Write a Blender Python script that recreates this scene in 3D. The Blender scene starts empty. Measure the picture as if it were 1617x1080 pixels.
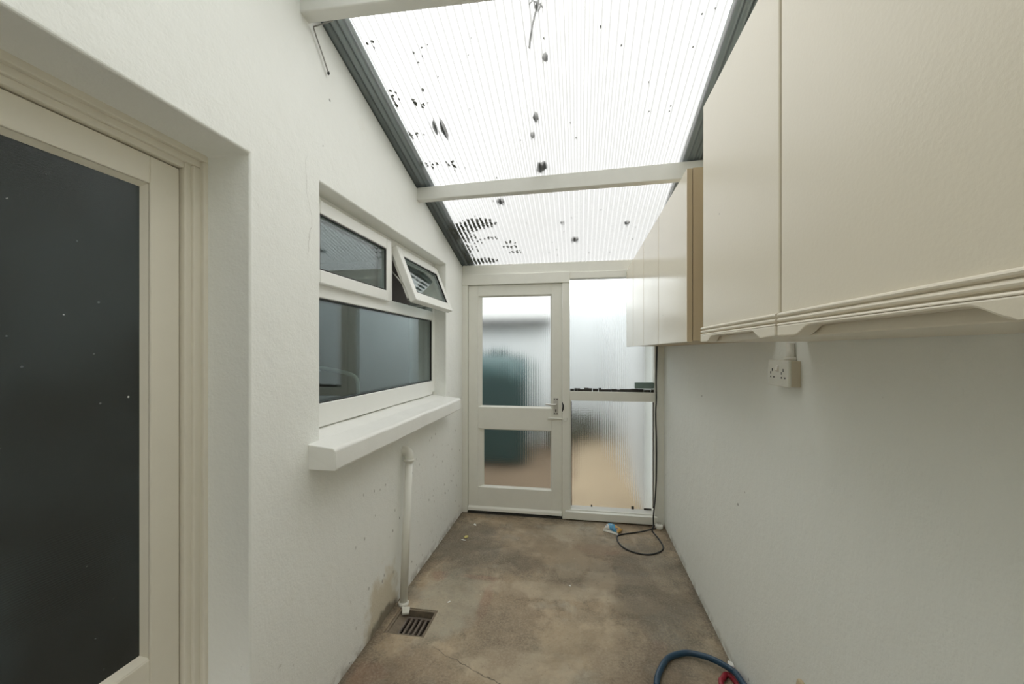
import bpy, bmesh, math, random
from mathutils import Vector, Matrix

random.seed(7)
S = bpy.context.scene
COL = S.collection

# ------------------------------------------------------------------ camera
F_PX, CX, CY, VPX, VPY, CAM_H = 628.8, 808.5, 540.0, 914.0, 554.0, 1.415
YAW = math.atan((VPX - CX) / F_PX)
cam_d = bpy.data.cameras.new('camera')
cam_d.sensor_width = 36.0
cam_d.lens = F_PX / 1617.0 * 36.0
cam_d.shift_y = (VPY - CY) / 1617.0
cam_d.clip_start = 0.02
cam = bpy.data.objects.new('camera', cam_d)
COL.objects.link(cam)
cam.location = (0, 0, CAM_H)
cam.rotation_euler = (math.pi / 2, 0, YAW)
S.camera = cam

# ------------------------------------------------------------------ sky, exposure
S.view_settings.view_transform = 'Standard'
S.view_settings.look = 'None'
S.view_settings.gamma = 1.0
S.view_settings.use_curve_mapping = False
S.view_settings.exposure = 1.42
S.cycles.max_bounces = 20
S.cycles.diffuse_bounces = 14
S.cycles.transparent_max_bounces = 12
world = bpy.data.worlds.new('overcast_sky')
S.world = world
world.use_nodes = True
wn, wl = world.node_tree.nodes, world.node_tree.links
bg = wn['Background']
geo = wn.new('ShaderNodeTexCoord')
sep = wn.new('ShaderNodeSeparateXYZ')
wl.new(geo.outputs['Generated'], sep.inputs[0])
ramp = wn.new('ShaderNodeValToRGB')
ramp.color_ramp.elements[0].position = 0.0
ramp.color_ramp.elements[0].color = (0.84, 0.86, 0.87, 1)
ramp.color_ramp.elements[1].position = 0.7
ramp.color_ramp.elements[1].color = (1.0, 1.0, 0.985, 1)
wl.new(sep.outputs['Z'], ramp.inputs[0])
wl.new(ramp.outputs[0], bg.inputs['Color'])
bg.inputs['Strength'].default_value = 1.0

# ------------------------------------------------------------------ object helpers
WORLD = {}


def link(o, parent=None, origin=None):
    COL.objects.link(o)
    if parent is not None:
        o.parent = parent
        WORLD[o.name] = WORLD[parent.name]
    else:
        WORLD[o.name] = Vector(origin if origin is not None else (0, 0, 0))
        o.location = WORLD[o.name]
    return o


def tag(o, label=None, cat=None, group=None, kind=None):
    if label:
        o['label'] = label
    if cat:
        o['category'] = cat
    if group:
        o['group'] = group
    if kind:
        o['kind'] = kind
    return o


def thing(name, label, cat, loc, group=None, kind=None):
    o = bpy.data.objects.new(name, None)
    o.empty_display_size = 0.05
    link(o, None, loc)
    return tag(o, label, cat, group, kind)


class MB:
    """Collects shapes in world coordinates and links them as one mesh object."""

    def __init__(self):
        self.bm = bmesh.new()

    def box(self, x0, x1, y0, y1, z0, z1):
        v = [self.bm.verts.new(p) for p in
             ((x0, y0, z0), (x1, y0, z0), (x1, y1, z0), (x0, y1, z0), (x0, y0, z1), (x1, y0, z1), (x1, y1, z1), (x0, y1, z1))]
        for f in ((0, 3, 2, 1), (4, 5, 6, 7), (0, 1, 5, 4), (1, 2, 6, 5), (2, 3, 7, 6), (3, 0, 4, 7)):
            self.bm.faces.new([v[i] for i in f])
        return self

    def prism(self, pts, vec):
        """polygon pts (list of 3-D points) extruded along vec"""
        vec = Vector(vec)
        a = [self.bm.verts.new(p) for p in pts]
        b = [self.bm.verts.new(Vector(p) + vec) for p in pts]
        self.bm.faces.new(a)
        self.bm.faces.new(list(reversed(b)))
        n = len(a)
        for i in range(n):
            self.bm.faces.new((a[(i + 1) % n], a[i], b[i], b[(i + 1) % n]))
        return self

    def tube(self, pts, r, seg=12, cap=True):
        """round tube along points; r a number or one per point"""
        pts = [Vector(p) for p in pts]
        n = len(pts)
        rs = r if isinstance(r, (list, tuple)) else [r] * n
        up = None
        rings = []
        for i, p in enumerate(pts):
            t = (pts[min(i + 1, n - 1)] - pts[max(i - 1, 0)]).normalized()
            if up is None:
                up = t.orthogonal().normalized()
            else:
                up = (up - t * up.dot(t))
                up = up.normalized() if up.length > 1e-6 else t.orthogonal().normalized()
            b = t.cross(up)
            rings.append([self.bm.verts.new(p + (up * math.cos(a) + b * math.sin(a)) * rs[i])
                          for a in [2 * math.pi * k / seg for k in range(seg)]])
        for i in range(n - 1):
            for k in range(seg):
                f = self.bm.faces.new((rings[i][k], rings[i][(k + 1) % seg], rings[i + 1][(k + 1) % seg], rings[i + 1][k]))
                f.smooth = True
        if cap:
            self.bm.faces.new(list(reversed(rings[0])))
            self.bm.faces.new(rings[-1])
        return self

    def blob(self, c, sx, sy, sz, seg=8, rings=5, jitter=0.0, rot=0.0):
        c = Vector(c)
        rows = []
        cr, sr = math.cos(rot), math.sin(rot)

        def put(x, y, z):
            j = 1 + random.uniform(-jitter, jitter)
            x, y = x * sx * j, y * sy * j
            return self.bm.verts.new(c + Vector((x * cr - y * sr, x * sr + y * cr, z * sz)))
        top = put(0, 0, 1)
        bot = put(0, 0, -1)
        for i in range(1, rings):
            th = math.pi * i / rings
            rows.append([put(math.sin(th) * math.cos(2 * math.pi * k / seg), math.sin(th) * math.sin(2 * math.pi * k / seg), math.cos(th))
                         for k in range(seg)])
        for k in range(seg):
            self.bm.faces.new((top, rows[0][k], rows[0][(k + 1) % seg])).smooth = True
            self.bm.faces.new((bot, rows[-1][(k + 1) % seg], rows[-1][k])).smooth = True
            for i in range(len(rows) - 1):
                self.bm.faces.new((rows[i][k], rows[i + 1][k], rows[i + 1][(k + 1) % seg], rows[i][(k + 1) % seg])).smooth = True
        return self

    def build(self, name, mat, parent=None, bevel=0.0, segs=2, origin=None, smooth=False, fix=True):
        bm = self.bm
        if fix:
            bmesh.ops.recalc_face_normals(bm, faces=bm.faces[:])
        if parent is not None:
            org = WORLD[parent.name]
        elif origin is not None:
            org = Vector(origin)
        else:
            xs = [v.co.x for v in bm.verts]
            ys = [v.co.y for v in bm.verts]
            zs = [v.co.z for v in bm.verts]
            org = Vector(((min(xs) + max(xs)) / 2, (min(ys) + max(ys)) / 2, min(zs)))
        for v in bm.verts:
            v.co -= org
        if smooth:
            for f in bm.faces:
                f.smooth = True
        me = bpy.data.meshes.new(name)
        bm.to_mesh(me)
        bm.free()
        me.materials.append(mat)
        o = bpy.data.objects.new(name, me)
        link(o, parent, org)
        if bevel:
            m = o.modifiers.new('bevel', 'BEVEL')
            m.width = bevel
            m.segments = segs
            m.limit_method = 'ANGLE'
            m.angle_limit = math.radians(35)
        return o


def smooth_path(pts, n=8):
    """Catmull-Rom through points"""
    pts = [Vector(p) for p in pts]
    P = [pts[0] * 2 - pts[1]] + pts + [pts[-1] * 2 - pts[-2]]
    out = []
    for i in range(1, len(P) - 2):
        for k in range(n):
            t = k / n
            a, b, c, d = P[i - 1], P[i], P[i + 1], P[i + 2]
            out.append(0.5 * ((2 * b) + (c - a) * t + (2 * a - 5 * b + 4 * c - d) * t * t + (3 * b - a - 3 * c + d) * t ** 3))
    out.append(pts[-1])
    return out


# ------------------------------------------------------------------ material helpers
class NT:
    def __init__(self, name):
        self.m = bpy.data.materials.new(name)
        self.m.use_nodes = True
        self.t = self.m.node_tree
        self.n, self.l = self.t.nodes, self.t.links
        self.bsdf = self.n['Principled BSDF']
        self.out = self.n['Material Output']
        g = self.n.new('ShaderNodeNewGeometry')
        self.pos = g.outputs['Position']

    def put(self, sock, v):
        if hasattr(v, 'is_linked') or hasattr(v, 'links'):
            self.l.new(v, sock)
        elif isinstance(v, (tuple, list)) and len(v) == 3 and len(getattr(sock, 'default_value', (0,) * 3)) == 4:
            sock.default_value = (*v, 1)
        else:
            sock.default_value = v

    def math(self, op, a, b=0.0, c=None, clamp=False):
        n = self.n.new('ShaderNodeMath')
        n.operation = op
        n.use_clamp = clamp
        self.put(n.inputs[0], a)
        self.put(n.inputs[1], b)
        if c is not None:
            self.put(n.inputs[2], c)
        return n.outputs[0]

    def noise(self, scale, detail=4, rough=0.55, vec=None, dist=0.0, out='Fac'):
        n = self.n.new('ShaderNodeTexNoise')
        n.inputs['Scale'].default_value = scale
        n.inputs['Detail'].default_value = detail
        n.inputs['Roughness'].default_value = rough
        n.inputs['Distortion'].default_value = dist
        self.l.new(vec if vec is not None else self.pos, n.inputs['Vector'])
        return n.outputs[out]

    def voro(self, scale, vec=None, rnd=1.0, out='Distance'):
        n = self.n.new('ShaderNodeTexVoronoi')
        n.inputs['Scale'].default_value = scale
        n.inputs['Randomness'].default_value = rnd
        self.l.new(vec if vec is not None else self.pos, n.inputs['Vector'])
        return n.outputs[out]

    def ramp(self, fac, lo, hi, a=0.0, b=1.0, smooth=True):
        n = self.n.new('ShaderNodeMapRange')
        n.interpolation_type = 'SMOOTHSTEP' if smooth else 'LINEAR'
        self.put(n.inputs['Value'], fac)
        for k, v in (('From Min', lo), ('From Max', hi), ('To Min', a), ('To Max', b)):
            n.inputs[k].default_value = v
        return n.outputs[0]

    def mix(self, fac, a, b, mode='MIX'):
        n = self.n.new('ShaderNodeMix')
        n.data_type = 'RGBA'
        n.blend_type = mode
        self.put(n.inputs[0], fac)
        self.put(n.inputs[6], a)
        self.put(n.inputs[7], b)
        return n.outputs[2]

    def mapping(self, sc, loc=(0, 0, 0), rot=(0, 0, 0)):
        n = self.n.new('ShaderNodeMapping')
        n.inputs['Scale'].default_value = sc
        n.inputs['Location'].default_value = loc
        n.inputs['Rotation'].default_value = rot
        self.l.new(self.pos, n.inputs['Vector'])
        return n.outputs[0]

    def xyz(self):
        n = self.n.new('ShaderNodeSeparateXYZ')
        self.l.new(self.pos, n.inputs[0])
        return n.outputs

    def bump(self, h, strength=0.2, dist=0.01):
        n = self.n.new('ShaderNodeBump')
        n.inputs['Strength'].default_value = strength
        n.inputs['Distance'].default_value = dist
        self.l.new(h, n.inputs['Height'])
        return n.outputs[0]

    def spot(self, cx, cy, cz, rx, ry, rz, wob=0.35, nscale=9.0):
        """1 inside a wobbly ellipsoid, 0 outside: a stain with a shape of its own"""
        X = self.xyz()
        d = None
        for k, (c, r) in enumerate(((cx, rx), (cy, ry), (cz, rz))):
            q = self.math('POWER', self.math('ABSOLUTE', self.math('DIVIDE', self.math('SUBTRACT', X[k], c), r)), 2.0)
            d = q if d is None else self.math('ADD', d, q)
        d = self.math('SQRT', d)
        d = self.math('ADD', d, self.math('MULTIPLY', self.math('SUBTRACT', self.noise(nscale, 5), 0.5), wob * 2))
        return self.ramp(d, 1.05, 0.65)

    def set(self, color=None, rough=0.5, spec=0.5, normal=None, metal=0.0):
        if color is not None:
            self.put(self.bsdf.inputs['Base Color'], color)
        self.put(self.bsdf.inputs['Roughness'], rough)
        self.bsdf.inputs['Specular IOR Level'].default_value = spec
        self.bsdf.inputs['Metallic'].default_value = metal
        if normal is not None:
            self.l.new(normal, self.bsdf.inputs['Normal'])
        return self.m


def plain(name, col, rough=0.5, spec=0.5, metal=0.0, var=0.06, scale=14.0, bump=0.0, bscale=180.0):
    t = NT(name)
    c = t.mix(t.noise(scale, 5), tuple(q * (1 - var) for q in col), tuple(min(1, q * (1 + var)) for q in col))
    nrm = t.bump(t.noise(bscale, 3), bump, 0.002) if bump else None
    return t.set(c, rough, spec, nrm, metal)


def wall_mat(name, base, extra=None, rough=0.55):
    t = NT(name)
    c = t.mix(t.noise(1.8, 4), tuple(q * 0.95 for q in base), base)
    c = t.mix(t.ramp(t.noise(5.0, 6, 0.7), 0.58, 0.75, 0, 0.25), c, tuple(q * r for q, r in zip(base, (0.9, 0.89, 0.84))))
    # small chips and scuffs
    chip = t.math('MULTIPLY', t.ramp(t.voro(7.0), 0.055, 0.03), t.ramp(t.noise(30, 3), 0.52, 0.6))
    c = t.mix(t.math('MULTIPLY', chip, 0.7), c, (0.12, 0.11, 0.09))
    if extra:
        c = extra(t, c)
    h = t.math('ADD', t.math('MULTIPLY', t.noise(22, 5, 0.6), 0.8), t.math('MULTIPLY', t.noise(120, 3), 0.35))
    h = t.math('ADD', h, t.math('MULTIPLY', t.noise(5, 3), 1.6))
    return t.set(c, rough, 0.35, t.bump(h, 0.5, 0.006))


PAINT = (0.88, 0.888, 0.855)


def left_stains(t, c):
    s = t.spot(-1.0, 1.95, 0.0, 0.3, 0.20, 0.30, 0.6, 9)
    c = t.mix(t.math('MULTIPLY', s, 0.55), c, (0.50, 0.39, 0.20))
    s = t.spot(-1.0, 1.95, 0.0, 0.3, 0.17, 0.065, 0.5, 16)
    c = t.mix(t.math('MULTIPLY', s, 0.75), c, (0.10, 0.075, 0.045))
    X = t.xyz()
    # hairline crack beside the window head
    d = t.math('SUBTRACT', X[1], t.math('ADD', 1.30, t.math('MULTIPLY', t.noise(6, 4), 0.12)))
    ck = t.math('MULTIPLY', t.ramp(t.math('ABSOLUTE', d), 0.003, 0.001), t.math('MULTIPLY', t.ramp(X[2], 1.75, 1.80), t.ramp(X[2], 2.16, 2.12)))
    c = t.mix(t.math('MULTIPLY', ck, 0.35), c, (0.40, 0.39, 0.35))
    low = t.math('MULTIPLY', t.ramp(X[2], 0.07, 0.0), t.ramp(t.noise(16, 5), 0.42, 0.6))
    c = t.mix(t.math('MULTIPLY', low, 0.6), c, (0.30, 0.27, 0.22))
    fk = t.math('MULTIPLY', t.ramp(t.voro(20.0, t.mapping((1, 1.3, 0.7))), 0.16, 0.08), t.ramp(t.noise(7, 3), 0.46, 0.56))
    fk = t.math('MULTIPLY', fk, t.math('MULTIPLY', t.ramp(X[2], 0.95, 0.75), t.ramp(X[1], 1.5, 1.9)))
    c = t.mix(t.math('MULTIPLY', fk, 0.75), c, (0.20, 0.18, 0.15))
    # peeling flakes under the sill end
    peel = t.math('MULTIPLY', t.ramp(t.noise(34, 5, 0.7), 0.63, 0.66), t.ramp(X[2], 0.95, 0.4))
    peel = t.math('MULTIPLY', peel, t.ramp(t.noise(2.2, 2), 0.5, 0.62))
    return t.mix(t.math('MULTIPLY', peel, 0.4), c, (0.42, 0.40, 0.34))


def right_stains(t, c):
    X = t.xyz()
    low = t.math('MULTIPLY', t.ramp(X[2], 0.06, 0.0), t.ramp(t.noise(16, 5), 0.42, 0.6))
    return t.mix(t.math('MULTIPLY', low, 0.6), c, (0.30, 0.27, 0.22))


M = {}
M['wall_left'] = wall_mat('painted_plaster_left', PAINT, left_stains)
M['wall_right'] = wall_mat('painted_plaster_right', (0.855, 0.875, 0.84), right_stains)
M['wall'] = wall_mat('painted_plaster', PAINT)
M['timber'] = plain('painted_timber', (0.83, 0.825, 0.765), 0.42, 0.45, var=0.04, bump=0.1, bscale=90)
M['timber_cream'] = plain('painted_timber_cream', (0.74, 0.70, 0.60), 0.4, 0.45, var=0.03, bump=0.06, bscale=90)
M['beam'] = plain('painted_beam', (0.76, 0.76, 0.72), 0.5, 0.4, var=0.05, bump=0.15, bscale=70)
M['upvc'] = plain('white_upvc', (0.84, 0.84, 0.81), 0.3, 0.5, var=0.02)
M['sill'] = plain('painted_concrete_sill', (0.84, 0.84, 0.81), 0.5, 0.4, var=0.03, bump=0.25, bscale=60)
M['rubber'] = plain('black_rubber', (0.02, 0.02, 0.02), 0.5)
M['dark_gap'] = plain('dark_putty', (0.045, 0.042, 0.036), 0.8, var=0.5, scale=60)
M['metal'] = plain('brushed_metal', (0.62, 0.61, 0.58), 0.35, 0.5, 0.85)
M['black'] = plain('black_hole', (0.012, 0.012, 0.012), 0.6)
M['plastic'] = plain('white_plastic', (0.76, 0.75, 0.70), 0.35, 0.5, var=0.03)
M['socket'] = plain('aged_socket_plastic', (0.70, 0.69, 0.62), 0.35, 0.5, var=0.04)
M['socket_box'] = plain('aged_socket_box', (0.60, 0.54, 0.43), 0.45, 0.4, var=0.1)
M['pipe'] = plain('painted_pipe', (0.78, 0.775, 0.72), 0.35, 0.5, var=0.04)
M['tan'] = plain('tan_board', (0.55, 0.45, 0.30), 0.5, 0.4, var=0.07, scale=6)
M['iron'] = plain('cast_iron', (0.17, 0.14, 0.115), 0.65, 0.4, var=0.4, scale=40, bump=0.4, bscale=120)
M['gully'] = plain('dirty_gully', (0.21, 0.17, 0.125), 0.8, 0.3, var=0.5, scale=30, bump=0.5, bscale=90)
M['cable'] = plain('black_cable', (0.014, 0.014, 0.015), 0.45)
M['hose_blue'] = plain('blue_rubber', (0.012, 0.048, 0.092), 0.4, var=0.2)
M['hose_red'] = plain('red_rubber', (0.30, 0.02, 0.035), 0.4, var=0.15)
M['foam'] = plain('green_foam', (0.20, 0.27, 0.25), 0.9, 0.2, var=0.15, scale=70, bump=0.5, bscale=200)
M['wire'] = plain('grey_wire', (0.30, 0.29, 0.27), 0.5)
M['flash'] = None
M['leaf'] = plain('dead_leaf', (0.085, 0.085, 0.075), 0.8, var=0.4, scale=60)
M['moss'] = plain('moss', (0.14, 0.148, 0.125), 0.9, var=0.5, scale=40)
M['yellow_leaf'] = plain('yellow_leaf', (0.62, 0.55, 0.20), 0.7, var=0.2, scale=90)
M['flake'] = plain('paint_flake', (0.82, 0.82, 0.78), 0.7)
M['tank'] = plain('green_tank_plastic', (0.03, 0.085, 0.088), 0.35, 0.5, var=0.15)
M['yard_wall'] = plain('white_render', (0.80, 0.82, 0.83), 0.8, 0.2, var=0.06, scale=3, bump=0.3)
t = NT('tan_paving_and_bare_soil')
c = t.mix(t.noise(4, 5), (0.46, 0.36, 0.25), (0.60, 0.47, 0.32))
X = t.xyz()
c = t.mix(t.ramp(t.math('ADD', X[0], t.math('MULTIPLY', t.noise(5, 4), 0.2)), 0.04, -0.06), c, (0.26, 0.19, 0.13))
M['yard_ground'] = t.set(c, 0.85, 0.2)
M['roof_far'] = plain('grey_roof', (0.50, 0.50, 0.49), 0.8, var=0.1)
M['gutter'] = plain('dark_gutter', (0.10, 0.10, 0.10), 0.5)
M['shrub'] = plain('shrub_leaf', (0.055, 0.065, 0.035), 0.7, var=0.5, scale=30)
M['worktop'] = plain('kitchen_worktop', (0.30, 0.29, 0.27), 0.4)
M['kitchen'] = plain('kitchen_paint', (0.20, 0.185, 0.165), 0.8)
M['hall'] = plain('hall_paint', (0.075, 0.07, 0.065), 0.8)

# lead flashing: blue-grey, streaked
t = NT('lead_flashing')
c = t.mix(t.noise(9, 5, 0.6, t.mapping((6, 0.4, 1))), (0.50, 0.60, 0.67), (0.68, 0.78, 0.85))
M['flash'] = t.set(c, 0.5, 0.4)

# cabinet paint: cream with fine orange-peel, small dirt specks
def cabinet_mat(name, col, rough, peel):
    t = NT(name)
    c = t.mix(t.noise(2.5, 4), tuple(q * 0.96 for q in col), col)
    sp = t.math('MULTIPLY', t.ramp(t.voro(13.0), 0.05, 0.025), t.ramp(t.noise(21, 2), 0.52, 0.58))
    c = t.mix(t.math('MULTIPLY', sp, 0.7), c, (0.22, 0.19, 0.14))
    h = t.math('ADD', t.noise(150, 3), t.math('MULTIPLY', t.noise(60, 3), 0.4))
    return t.set(c, rough, 0.5, t.bump(h, peel, 0.002))


M['cab'] = cabinet_mat('cream_cabinet', (0.75, 0.69, 0.57), 0.3, 0.12)
M['cab_far'] = cabinet_mat('cream_cabinet_gloss', (0.75, 0.69, 0.57), 0.16, 0.04)

# concrete floor
t = NT('stained_concrete')
c = t.mix(t.ramp(t.noise(1.7, 6, 0.62), 0.38, 0.62), (0.215, 0.192, 0.155), (0.325, 0.265, 0.195))
c = t.mix(t.ramp(t.noise(3.6, 6, 0.65, t.mapping((1, 1, 1), (3, 8, 0))), 0.5, 0.66, 0, 0.8), c, (0.43, 0.36, 0.275))
c = t.mix(t.ramp(t.noise(5.5, 6, 0.7, t.mapping((1, 1, 1), (7, 2, 0))), 0.52, 0.68, 0, 0.75), c, (0.12, 0.108, 0.088))
c = t.mix(t.ramp(t.noise(2.4, 5, 0.6, t.mapping((1, 1, 1), (1, 5, 0))), 0.53, 0.64, 0, 0.6), c, (0.33, 0.335, 0.31))
c = t.mix(t.ramp(t.noise(11, 6, 0.72, t.mapping((1, 1, 1), (9, 4, 0)), 0.6), 0.50, 0.66, 0, 0.55), c, (0.13, 0.115, 0.092))
c = t.mix(t.ramp(t.noise(7, 6, 0.72, t.mapping((1, 0.45, 1), (2, 6, 0), (0, 0, 0.6)), 1.0), 0.52, 0.68, 0, 0.5), c, (0.45, 0.39, 0.31))
# worn greenish-grey slab and red paint traces round the gully
c = t.mix(t.math('MULTIPLY', t.spot(-0.72, 2.15, 0, 0.22, 0.34, 1, 0.3, 6), 0.65), c, (0.33, 0.325, 0.285))
for q in ((-0.60, 2.42, 0.16, 0.03), (-0.86, 2.40, 0.06, 0.07), (-0.52, 2.2, 0.035, 0.22), (0.38, 2.0, 0.05, 0.05), (0.12, 2.9, 0.2, 0.09), (-0.93, 1.62, 0.12, 0.07)):
    c = t.mix(t.math('MULTIPLY', t.spot(q[0], q[1], 0, q[2], q[3], 1, 0.6, 18), 0.36), c, (0.24, 0.12, 0.10))
for q in ((0.33, 2.3, 0.16, 0.09), (-0.2, 2.35, 0.4, 0.10), (-0.25, 1.75, 0.3, 0.14), (0.25, 2.55, 0.22, 0.07), (-0.05, 2.7, 0.13, 0.22)):
    c = t.mix(t.math('MULTIPLY', t.spot(q[0], q[1], 0, q[2], q[3], 1, 0.5, 7), 0.5), c, (0.46, 0.41, 0.33))
for q in ((-0.78, 2.80, 0.26, 0.42, (0.17, 0.165, 0.145), 0.6), (0.48, 2.45, 0.24, 0.75, (0.19, 0.185, 0.165), 0.55), (-0.38, 2.05, 0.22, 0.34, (0.20, 0.155, 0.115), 0.5),
          (-0.15, 2.95, 0.40, 0.30, (0.42, 0.36, 0.28), 0.5), (0.02, 1.95, 0.26, 0.20, (0.42, 0.355, 0.265), 0.5), (-0.75, 1.60, 0.25, 0.2, (0.19, 0.15, 0.12), 0.45),
          (0.30, 1.85, 0.3, 0.22, (0.19, 0.16, 0.13), 0.45), (0.12, 2.52, 0.10, 0.30, (0.45, 0.42, 0.36), 0.4)):
    c = t.mix(t.math('MULTIPLY', t.spot(q[0], q[1], 0, q[2], q[3], 1, 0.75, 6), q[5]), c, q[4])
# grime along the wall feet
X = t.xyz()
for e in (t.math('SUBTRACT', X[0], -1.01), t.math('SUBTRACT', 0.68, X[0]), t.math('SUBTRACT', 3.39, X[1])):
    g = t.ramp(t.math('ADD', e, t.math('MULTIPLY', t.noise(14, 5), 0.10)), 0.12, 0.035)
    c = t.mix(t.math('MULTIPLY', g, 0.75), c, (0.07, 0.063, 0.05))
# one crack across the slab
d = t.math('SUBTRACT', t.math('ADD', X[1], t.math('MULTIPLY', X[0], 0.42)), 1.52)
d = t.math('ADD', d, t.math('MULTIPLY', t.math('SUBTRACT', t.noise(12, 5), 0.5), 0.07))
crack = t.math('MULTIPLY', t.ramp(t.math('ABSOLUTE', d), 0.004, 0.0015), t.ramp(X[0], -0.75, -0.6))
c = t.mix(t.math('MULTIPLY', crack, 0.75), c, (0.05, 0.045, 0.04))
# fine aggregate and flecks
c = t.mix(t.ramp(t.noise(90, 4, 0.7), 0.40, 0.66, 0, 0.45), c, (0.40, 0.355, 0.29))
c = t.mix(t.ramp(t.noise(60, 4, 0.7, t.mapping((1, 1, 1), (4, 4, 4))), 0.58, 0.70, 0, 0.5), c, (0.14, 0.125, 0.10))
fl = t.math('MULTIPLY', t.ramp(t.voro(14.0), 0.05, 0.03), t.ramp(t.noise(17, 2), 0.56, 0.62))
c = t.mix(t.math('MULTIPLY', fl, 0.8), c, (0.62, 0.60, 0.55))
c = t.mix(t.ramp(t.noise(1.35, 6, 0.66, t.mapping((1, 1, 1), (2.3, 0.7, 0)), 0.4), 0.40, 0.60, 0, 0.75), c, (0.56, 0.53, 0.50), 'MULTIPLY')
c = t.mix(1.0, c, (1.22, 1.145, 1.04), 'MULTIPLY')
h = t.math('ADD', t.noise(70, 5, 0.7), t.math('MULTIPLY', t.noise(9, 4), 2.0))
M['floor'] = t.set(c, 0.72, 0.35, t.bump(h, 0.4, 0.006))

# clear corrugated roofing sheet: see-through, darker where looked at edge-on, a little milky
t = NT('clear_corrugated_pvc')
tr = t.n.new('ShaderNodeBsdfTransparent')
lw = t.n.new('ShaderNodeLayerWeight')
lw.inputs['Blend'].default_value = 0.5
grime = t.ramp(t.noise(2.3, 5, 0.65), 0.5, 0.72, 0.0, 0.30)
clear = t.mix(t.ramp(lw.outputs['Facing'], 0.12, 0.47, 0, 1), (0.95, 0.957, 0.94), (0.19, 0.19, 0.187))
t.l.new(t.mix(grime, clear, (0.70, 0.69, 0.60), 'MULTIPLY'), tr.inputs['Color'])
tl = t.n.new('ShaderNodeBsdfTranslucent')
tl.inputs['Color'].default_value = (0.92, 0.92, 0.90, 1)
gl = t.n.new('ShaderNodeBsdfGlossy')
gl.inputs['Roughness'].default_value = 0.15
m1 = t.n.new('ShaderNodeMixShader')
m1.inputs[0].default_value = 0.30
t.l.new(tr.outputs[0], m1.inputs[1])
t.l.new(tl.outputs[0], m1.inputs[2])
m2 = t.n.new('ShaderNodeMixShader')
m2.inputs[0].default_value = 0.05
t.l.new(m1.outputs[0], m2.inputs[1])
t.l.new(gl.outputs[0], m2.inputs[2])
t.l.new(m2.outputs[0], t.out.inputs['Surface'])
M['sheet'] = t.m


def schlick(t, f0, normal=None, boost=1.0):
    """reflectance from the angle alone, the same from both sides of a pane"""
    lw = t.n.new('ShaderNodeLayerWeight')
    lw.inputs['Blend'].default_value = 0.5
    if normal is not None:
        t.l.new(normal, lw.inputs['Normal'])
    p = t.math('POWER', lw.outputs['Facing'], 5.0)
    return t.math('MULTIPLY', t.math('ADD', f0, t.math('MULTIPLY', p, 1 - f0)), boost, clamp=True)


def pane_clear(name, tint):
    t = NT(name)
    tr = t.n.new('ShaderNodeBsdfTransparent')
    tr.inputs['Color'].default_value = (*tint, 1)
    gl = t.n.new('ShaderNodeBsdfGlossy')
    gl.inputs['Roughness'].default_value = 0.02
    gl.inputs['Color'].default_value = (0.97, 1.0, 1.0, 1)
    mx = t.n.new('ShaderNodeMixShader')
    t.l.new(schlick(t, 0.06), mx.inputs[0])
    t.l.new(tr.outputs[0], mx.inputs[1])
    t.l.new(gl.outputs[0], mx.inputs[2])
    t.l.new(mx.outputs[0], t.out.inputs['Surface'])
    return t.m


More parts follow.
